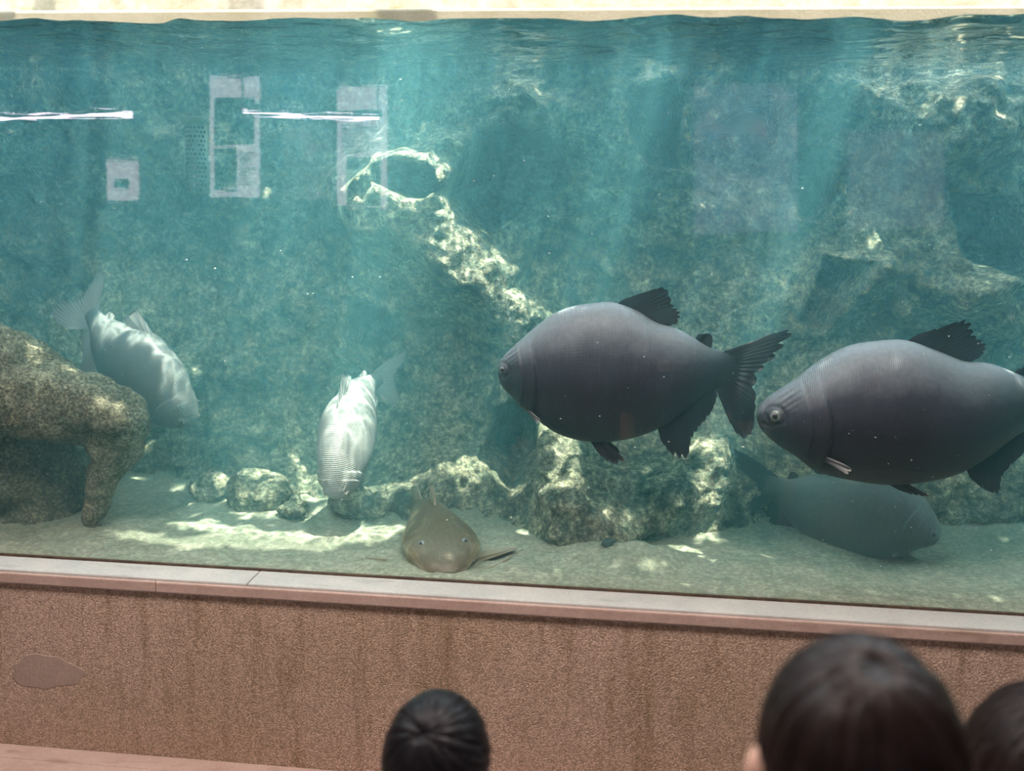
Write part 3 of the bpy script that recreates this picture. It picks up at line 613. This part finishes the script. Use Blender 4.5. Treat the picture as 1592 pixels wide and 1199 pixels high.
# drifting specks
bm = bmesh.new(); t = bmesh.new()
for k in range(950):
    x, y, z = rng.uniform(-2.4, 1.7), 0.045+0.7*rng.random()**2.2, rng.uniform(ZB+0.08, ZW-0.05)
    r = 0.0007+0.0019*rng.random()**4; s = 1+rng.random()
    vs_ = [bm.verts.new((x+a*r*s, y+b*r, z+c*r)) for a, b, c in ((1, 0, 0), (-1, 0, 0), (0, 1, 0), (0, -1, 0), (0, 0, 1), (0, 0, -1))]
    for i, j, l in ((0, 2, 4), (2, 1, 4), (1, 3, 4), (3, 0, 4), (2, 0, 5), (1, 2, 5), (3, 1, 5), (0, 3, 5)): bm.faces.new((vs_[i], vs_[j], vs_[l]))
t.free(); sp_ = from_bm('drifting_specks', bm, mat_plain('speck', (0.85, 0.85, 0.8), 0.5)); tag(sp_, 'tiny pale specks drifting in the tank water', 'debris', None, 'stuff')

# ------------------------------------------------------------------ added leaf canopy, out of view; its gaps aim sun at chosen spots
ZT = 4.3; HOLES = []
def hole(px, py, Y, r, ry=None):
    p = at(px, py, Y) if Y > 0 else hit(px, py); k = (ZT-p.z)/SUN_TO.z; HOLES.append((p.x+SUN_TO.x*k, p.y+SUN_TO.y*k, r, ry or r))
for q in ((550, 305), (580, 285), (605, 315), (665, 335), (705, 385), (720, 420), (750, 440), (790, 490), (830, 545), (855, 600), (870, 650), (885, 700), (890, 760)): hole(*q, 0, 0.085)
for q in ((575, 276), (605, 254), (640, 236), (668, 246), (690, 280)): hole(*q, 0, 0.05)
for q in ((770, 450), (810, 500), (840, 560), (780, 500), (865, 640)): hole(*q, 0, 0.11)
for q in ((840, 795), (870, 785), (920, 855), (960, 860), (1010, 872), (1060, 855), (1095, 830), (1100, 780), (1110, 740), (1115, 690), (980, 835)): hole(*q, 0, 0.075, 0.06)
for q in ((530, 700, .45), (545, 640, .55), (580, 590, .68), (620, 565, .78), (600, 610, .76), (520, 740, .42), (521, 760, .37)): hole(*q, 0.10)
for q in ((260, 600, .62), (220, 560, .64), (190, 530, .68), (290, 640, .60), (160, 510, .7)): hole(*q, 0.075)
for q in ((230, 835), (320, 815), (420, 800), (520, 815), (590, 825), (300, 845), (400, 848), (480, 850), (380, 765), (450, 770), (560, 790), (360, 830), (540, 835), (450, 832)): hole(*q, 0, 0.15, 0.07)
for q in ((165, 845, .33), (150, 790, .33), (10, 500, .34), (60, 525, .34), (110, 555, .34)): hole(*q, 0.05)
for q in ((1500, 165), (1560, 180), (1440, 190), (1330, 250)): hole(*q, 0, 0.04)
tr = empty('added_shade_canopy', (XL+0.5, 3.4, 0.0)); bpy.context.view_layer.update()
tag(tr, 'unseen leafy canopy added over the tank to shape its sun patches', 'tree')
bm = bmesh.new()
lx, ly = rng.uniform(-3.3, 3.0, 15000), rng.uniform(-1.15, 0.95, 15000); keep = np.ones(15000, bool)
for hx, hy, rx, ry in HOLES: keep &= ((lx-hx)/rx)**2+((ly-hy)/ry)**2 >= 1.0
for px, py, Y in ((830, 500, .25), (880, 480, .25), (930, 475, .25), (980, 480, .25), (1030, 500, .25), (1070, 530, .26), (1110, 555, .28), (1240, 590, .24), (1290, 565, .23), (1340, 540, .23), (1390, 535, .23), (1440, 550, .24), (1490, 560, .24), (1540, 570, .26), (1590, 580, .28), (1400, 760, .55), (1340, 740, .58)):
    p = at(px, py, Y); q = (ZT-p.z)/SUN_TO.z; keep |= ((lx-p.x-SUN_TO.x*q)/0.07)**2+((ly-p.y-SUN_TO.y*q)/0.10)**2 < 1.0     # leaves kept here to hold the sun off the dark fish
for x, y in zip(lx[keep], ly[keep]):
    z = ZT+rng.uniform(-0.05, 0.05); a = rng.uniform(0, 2*PI); l, w = rng.uniform(.045, .075), rng.uniform(.02, .032)
    u = Vector((math.cos(a), math.sin(a), rng.uniform(-.4, .4)))*l; v = Vector((-math.sin(a), math.cos(a), rng.uniform(-.5, .5)))*w; c = Vector((x, y, z))
    bm.faces.new([bm.verts.new(c+q) for q in (-u, -u*.3+v, u*.4+v*.8, u, u*.4-v*.8, -u*.3-v)])
o = from_bm('shade_leaves', bm, mat_plain('leaf_green', (0.08, 0.16, 0.04), 0.5), tr); o['kind'] = 'stuff'
bm = bmesh.new(); b0 = Vector((XL+0.5, 3.4, 0)); tube_bm(bm, [b0, b0+Vector((.05, -.1, 2)), b0+Vector((.3, -.9, 3.9)), b0+Vector((.8, -2.6, 4.35))], [.16, .13, .09, .03], 10)
tube_bm(bm, [b0+Vector((.3, -.9, 3.9)), b0+Vector((2, -2.2, 4.4)), b0+Vector((3.5, -2.7, 4.4)), b0+Vector((5.5, -3, 4.4))], [.08, .05, .03, .015], 8)
from_bm('added_trunk', bm, mat_plain('bark', (0.12, 0.09, 0.06), 0.9), tr, True)

# ------------------------------------------------------------------ panels (glow added so they mirror brightly) and lights mirrored in the glass
YV = 4.36
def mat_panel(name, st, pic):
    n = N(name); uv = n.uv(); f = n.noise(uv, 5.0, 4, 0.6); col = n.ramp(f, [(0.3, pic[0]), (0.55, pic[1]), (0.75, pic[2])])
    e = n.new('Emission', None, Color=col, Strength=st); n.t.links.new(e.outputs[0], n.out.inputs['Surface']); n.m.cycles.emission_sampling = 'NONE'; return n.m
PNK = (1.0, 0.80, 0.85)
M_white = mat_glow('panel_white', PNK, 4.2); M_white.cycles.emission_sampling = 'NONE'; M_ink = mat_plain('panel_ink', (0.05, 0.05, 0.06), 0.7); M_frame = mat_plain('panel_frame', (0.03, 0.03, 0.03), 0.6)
def quad(name, px0, py0, px1, py1, dy, mat, parent, th=0.004):
    a, b = mir(px0, py0, YV), mir(px1, py1, YV); c, d = mir(px1, py0, YV), mir(px0, py1, YV)
    V = []
    for y in (-YV+dy+th, -YV+dy): V += [(p.x, y, p.z) for p in (a, c, b, d)]
    F = [(0, 3, 2, 1), (4, 5, 6, 7)] + [(k, (k+1) % 4, (k+1) % 4+4, k+4) for k in range(4)]
    return mesh(name, V, F, mat, parent, False, [(p[0], p[2]) for p in V])
def panel(name, rect, label, parts, cat='panel', backing=M_white):
    r = empty(name, mir(rect[0], rect[3], YV)); bpy.context.view_layer.update(); tag(r, label, cat, 'information panels on the gallery wall')
    quad('board', *rect, 0.0, backing, r, 0.02)
    for nm, rc, m in parts: quad(nm, *rc, 0.022, m, r)
    return r
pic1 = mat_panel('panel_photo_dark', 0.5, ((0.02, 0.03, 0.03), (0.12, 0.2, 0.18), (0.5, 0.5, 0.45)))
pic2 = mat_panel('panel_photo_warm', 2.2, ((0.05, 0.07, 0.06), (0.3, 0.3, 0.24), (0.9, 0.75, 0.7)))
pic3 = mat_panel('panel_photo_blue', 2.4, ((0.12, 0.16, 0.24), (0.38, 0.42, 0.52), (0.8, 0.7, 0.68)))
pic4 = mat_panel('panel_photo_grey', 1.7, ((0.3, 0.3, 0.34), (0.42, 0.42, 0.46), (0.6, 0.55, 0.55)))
lines = lambda x0, x1, y0, y1, n: [('text_line', (x0, y0+(y1-y0)*k/n, x1-(7*(k % 3)), y0+(y1-y0)*k/n+3.4), M_ink) for k in range(n)]
panel('information_panel', (328, 122, 404, 307), 'pale panel with dark photo above a text column', [('photo', (335, 152, 397, 227), pic1), ('photo', (335, 232, 370, 294), pic1)]+lines(374, 398, 238, 292, 7))
panel('information_panel', (525, 132, 602, 326), 'pale panel with text above a dark photo', [('photo', (540, 246, 593, 322), pic1)]+lines(533, 590, 200, 240, 6))
panel('information_panel', (440, 190, 522, 312), 'unframed warm photo panel between the two pale panels', [('photo', (442, 192, 520, 310), pic2)], backing=M_frame)
panel('information_panel', (45, 205, 162, 315), 'dark photo panel left of the small notice', [('photo', (48, 208, 159, 312), pic1)], backing=M_frame)
panel('notice', (168, 250, 216, 314), 'small pale notice with a green emblem', [('emblem', (180, 278, 203, 290), mat_plain('emblem_green', (0.05, 0.2, 0.15), 0.6))], 'notice')
panel('information_panel', (1075, 130, 1242, 364), 'large bluish photo panel on the right', [('photo', (1078, 133, 1239, 361), pic3)], backing=M_frame)
panel('information_panel', (1315, 205, 1468, 358), 'square grey panel beside the bluish photo panel', [('photo', (1317, 207, 1466, 356), pic4)], backing=M_frame)
M_tube = mat_glow('tube_glow', (1.0, 0.80, 0.88), 26.0); M_tube.cycles.emission_sampling = 'NONE'
def tubelight(p0, p1, Yt, label):
    a, b = mir(*p0, Yt), mir(*p1, Yt); r = empty('tube_light', (a+b)/2); bpy.context.view_layer.update(); tag(r, label, 'lamp', 'tube lights over the visitors')
    bm = bmesh.new(); tube_bm(bm, [a.lerp(b, k/12) for k in range(13)], 0.016, 10); from_bm('tube', bm, M_tube, r, True)
    u = (b-a).normalized(); bm = bmesh.new(); tube_bm(bm, [a-u*0.02+Vector((0, 0, .035)), b+u*0.02+Vector((0, 0, .035))], 0.02, 8); from_bm('housing', bm, M_frame, r)
    for q in (a, b):
        bm = bmesh.new(); tube_bm(bm, [q+Vector((0, 0, .03)), Vector((q.x, q.y, 3.55))], 0.005, 6); from_bm('hanger', bm, M_frame, r)
tubelight((-60, 188), (205, 178), 3.4, 'tube light hanging on the left over the visitors')
tubelight((378, 174), (588, 186), 3.4, 'tube light hanging nearer the middle over the visitors')
for k, (x, y) in enumerate(((-1.7, -1.45), (0.5, -1.45))):  # lamps added out of view to brighten the low wall
    r = empty('added_ceiling_lamp', (x, y, 3.55)); bpy.context.view_layer.update(); tag(r, ('left' if k == 0 else 'right')+' added flat square lamp on the gallery ceiling, out of view', 'lamp', 'added lamps on the gallery ceiling')
    box('housing', (x-.42, y-.42, 3.50), (x+.42, y+.42, 3.55), M_frame, r)
    ld = bpy.data.lights.new('lamp_light', 'AREA'); ld.shape = 'SQUARE'; ld.size = 0.8; ld.energy = LAMP_POWER; ld.color = (1.0, 0.86, 0.78)
    lo = bpy.data.objects.new('lamp_light', ld); COL.objects.link(lo); lo.location = (x, y, 3.495); lo.parent = r; lo.matrix_parent_inverse = r.matrix_basis.inverted()

# ------------------------------------------------------------------ visitors
def mat_hair(name, c, sheen):
    n = N(name); p = n.uv(); f = n.noise(n.new('Mapping', None, Vector=p, Scale=(60.0, 2.0, 1.0)).outputs[0], 1.0, 3)
    return n.fin(n.ramp(f, [(0.3, c), (0.75, sheen)]), 0.40, None, 0.14)
M_skin = mat_plain('skin', (0.55, 0.33, 0.25), 0.5, 0.06)
def person(px, py, dist, hr, height_scale, label, hairm, shirt_c, trouser_c, whorl, amax, skip=None, nclump=420, turn=0.0, cl=0.010, ear=0.93):
    """A standing visitor seen from behind; (px, py) is the crown, dist the distance from the lens, hr the half width of the hair."""
    dr = fwd + rgt*((px-IW/2)/FPX) - upv*((py-IH/2)/FPX); top = CAM + dr*dist
    H = top.z; s = hr/0.095; hh = 0.115*s; c = top - Vector((0, 0, hh)); g = Vector((c.x, c.y, 0))
    root = empty('person', g); bpy.context.view_layer.update(); tag(root, label, 'person')
    Rz = Matrix.Rotation(turn, 4, 'Z'); W = lambda x, y, z: g + (Rz @ Vector((x, y, 0))) + Vector((0, 0, z))
    hz = c.z; sh = H*0.80; hip = H*0.50; kn = H*0.27; sw = H*0.115; k = H
    pr = [('ball', W(0, 0, hz), (hr*0.90, hr*0.98, hh*0.95)), ('ball', W(0, hr*.35, hz-hh*.55), (hr*.62, hr*.6, hh*.55)), ('ball', W(0, hr*1.0, hz-hh*.28), (hr*.12, hr*.16, hh*.16)),
          ('ball', W(-hr*ear, -hr*.02, hz-hh*.2), (hr*.10, hr*.2, hh*.25)), ('ball', W(hr*ear, -hr*.02, hz-hh*.2), (hr*.10, hr*.2, hh*.25)),
          ('tube', [W(0, 0, hz-hh*.6), W(0, -.005, sh)], [hr*.5, hr*.55]),
          ('tube', [W(-sw*.8, 0, sh-.01), W(sw*.8, 0, sh-.01)], [k*.038, k*.038]), ('tube', [W(0, 0, sh-k*.05), W(0, .01, (sh+hip)/2), W(0, 0, hip)], [k*.075, k*.07, k*.075]),
          ('tube', [W(-sw*.45, 0, sh-k*.07), W(-sw*.4, 0, hip+.02)], [k*.06, k*.055]), ('tube', [W(sw*.45, 0, sh-k*.07), W(sw*.4, 0, hip+.02)], [k*.06, k*.055])]
    for q in (-1, 1):
        pr += [('tube', [W(q*sw, 0, sh-.012), W(q*sw*1.22, -.01, sh-k*.17), W(q*sw*1.28, k*.03, sh-k*.30)], [k*.032, k*.026, k*.017]),
               ('ball', W(q*sw*1.28, k*.04, sh-k*.335), (k*.012, k*.022, k*.03)),
               ('tube', [W(q*k*.05, 0, hip), W(q*k*.055, .01, kn), W(q*k*.055, 0, k*.04)], [k*.058, k*.036, k*.024]), ('tube', [W(q*k*.055, -k*.02, k*.022), W(q*k*.058, k*.06, k*.02)], [k*.02, k*.018])]
        for fi in range(5):
            fx = q*sw*1.28 + (fi-2)*0.0; fy = k*(.028+.007*fi) if fi else k*.022
            pr.append(('tube', [W(fx, fy, sh-k*.35), W(fx-q*.004, fy+k*.004, sh-k*(.395 if fi else .37))], [k*.0052, k*.0042]))
    blob('body', pr, 0.016, M_skin, root, 3)
    shirt = [('tube', [W(-sw*.85, 0, sh-.01), W(sw*.85, 0, sh-.01)], [k*.044, k*.044]), ('tube', [W(-sw*.42, 0, sh-k*.06), W(-sw*.4, 0, hip)], [k*.07, k*.068]), ('tube', [W(sw*.42, 0, sh-k*.06), W(sw*.4, 0, hip)], [k*.07, k*.068]), ('tube', [W(0, 0, sh-k*.05), W(0, .01, hip)], [k*.083, k*.084])]
    for q in (-1, 1): shirt.append(('tube', [W(q*sw, 0, sh-.012), W(q*sw*1.18, -.008, sh-k*.13)], [k*.040, k*.036]))
    blob('shirt', shirt, 0.014, mat_plain('shirt_cloth', shirt_c, 0.85, 0.1, 60, 0.002), root, 3)
    tro = []
    for q in (-1, 1): tro += [('tube', [W(q*k*.045, 0, hip+.01), W(q*k*.055, .01, kn), W(q*k*.055, 0, k*.07)], [k*.07, k*.047, k*.036])]
    blob('trousers', tro, 0.014, mat_plain('trouser_cloth', trouser_c, 0.85, 0.1, 60, 0.002), root, 3)
    for q in (-1, 1):
        bm = bmesh.new(); bmesh.ops.create_uvsphere(bm, u_segments=12, v_segments=8, radius=hr*.12, matrix=Matrix.Translation(W(q*hr*.33, hr*.86, hz-hh*.05))); from_bm('eye', bm, M_pupil, root, True)
    # hair: flattened locks running out from the whorl over the skull
    w = Vector(whorl).normalized(); e1 = w.orthogonal().normalized(); e2 = w.cross(e1); V, F, UV = [], [], []; R = random.Random(int(px))
    ax, ay, az = hr*0.94, hr*1.06, hh*0.985
    for i in range(nclump):
        ph = 2*PI*(i+R.uniform(-.4, .4))/nclump*7.0; lay = 0.012*R.random(); n = 11; a0 = R.choice((0.02, 0.05, 0.35, 0.7, 1.05)); sw_ = R.uniform(-.10, .10)+.28
        ln = amax*R.uniform(.86, 1.06); w0 = cl*R.uniform(.7, 1.25); base = len(V); pts = []
        for j in range(n):
            t = j/(n-1); al = a0+(ln-a0)*t; p_ = ph+sw_*al
            dv = w*math.cos(al)+(e1*math.cos(p_)+e2*math.sin(p_))*math.sin(al)
            if skip and skip(al, p_ % (2*PI)): pts = None; break
            rr = 1/math.sqrt((dv.x/ax)**2+(dv.y/ay)**2+(dv.z/az)**2); lift = 1+lay+0.02*math.sin(al*2.0+i)
            q = dv*rr*lift
            if q.z < -hh*.35: q.x *= 1-.10*min(1, (-q.z/hh-.35)); q.y *= 1-.10*min(1, (-q.z/hh-.35))
            pts.append((c+q, dv, t))
        if pts is None: continue
        for j, (q, dv, t) in enumerate(pts):
            tg = (pts[min(j+1, n-1)][0]-pts[max(j-1, 0)][0]).normalized(); sd_ = tg.cross(dv).normalized(); ww = w0*(math.sin(min(1, t*3+.25)*PI/2))*(1-.8*max(0, t-.6)/.4)
            for m_ in range(6):
                an = 2*PI*m_/6; V.append(q+sd_*math.cos(an)*ww+dv*math.sin(an)*ww*.45); UV.append((i*.37+m_*.02, t))
        for j in range(n-1):
            for m_ in range(6): a = base+j*6; F.append((a+m_, a+(m_+1) % 6, a+6+(m_+1) % 6, a+6+m_))
        F.append(tuple(base+k_ for k_ in range(6))[::-1]); F.append(tuple(base+(n-1)*6+k_ for k_ in range(6)))
    mesh('hair', V, F, hairm, root, True, UV)
    return root
M_hair1 = mat_hair('black_hair', (0.005, 0.0045, 0.006), (0.016, 0.014, 0.016)); M_hair2 = mat_hair('dark_brown_hair', (0.006, 0.0035, 0.0035), (0.018, 0.009, 0.008))
person(680, 1086, 1.62, 0.096, 1, 'child with short black hair seen from behind below the window', M_hair1, (0.30, 0.10, 0.10), (0.05, 0.06, 0.12), (-0.12, -0.62, 0.78), 1.95,
       lambda al, p: False, 520)
person(1352, 1006, 1.02, 0.112, 1, 'blurred person with dark brown hair close to the camera at lower right', M_hair2, (0.06, 0.05, 0.06), (0.04, 0.04, 0.05), (0.0, -0.25, 1.0), 2.35, None, 620, 0.0, 0.012, 1.10)
person(1648, 1078, 1.36, 0.122, 1, 'blurred dark-haired person at the lower right corner', M_hair2, (0.07, 0.08, 0.09), (0.04, 0.04, 0.05), (0.0, -0.3, 1.0), 2.2, None, 520, 0.0, 0.012)
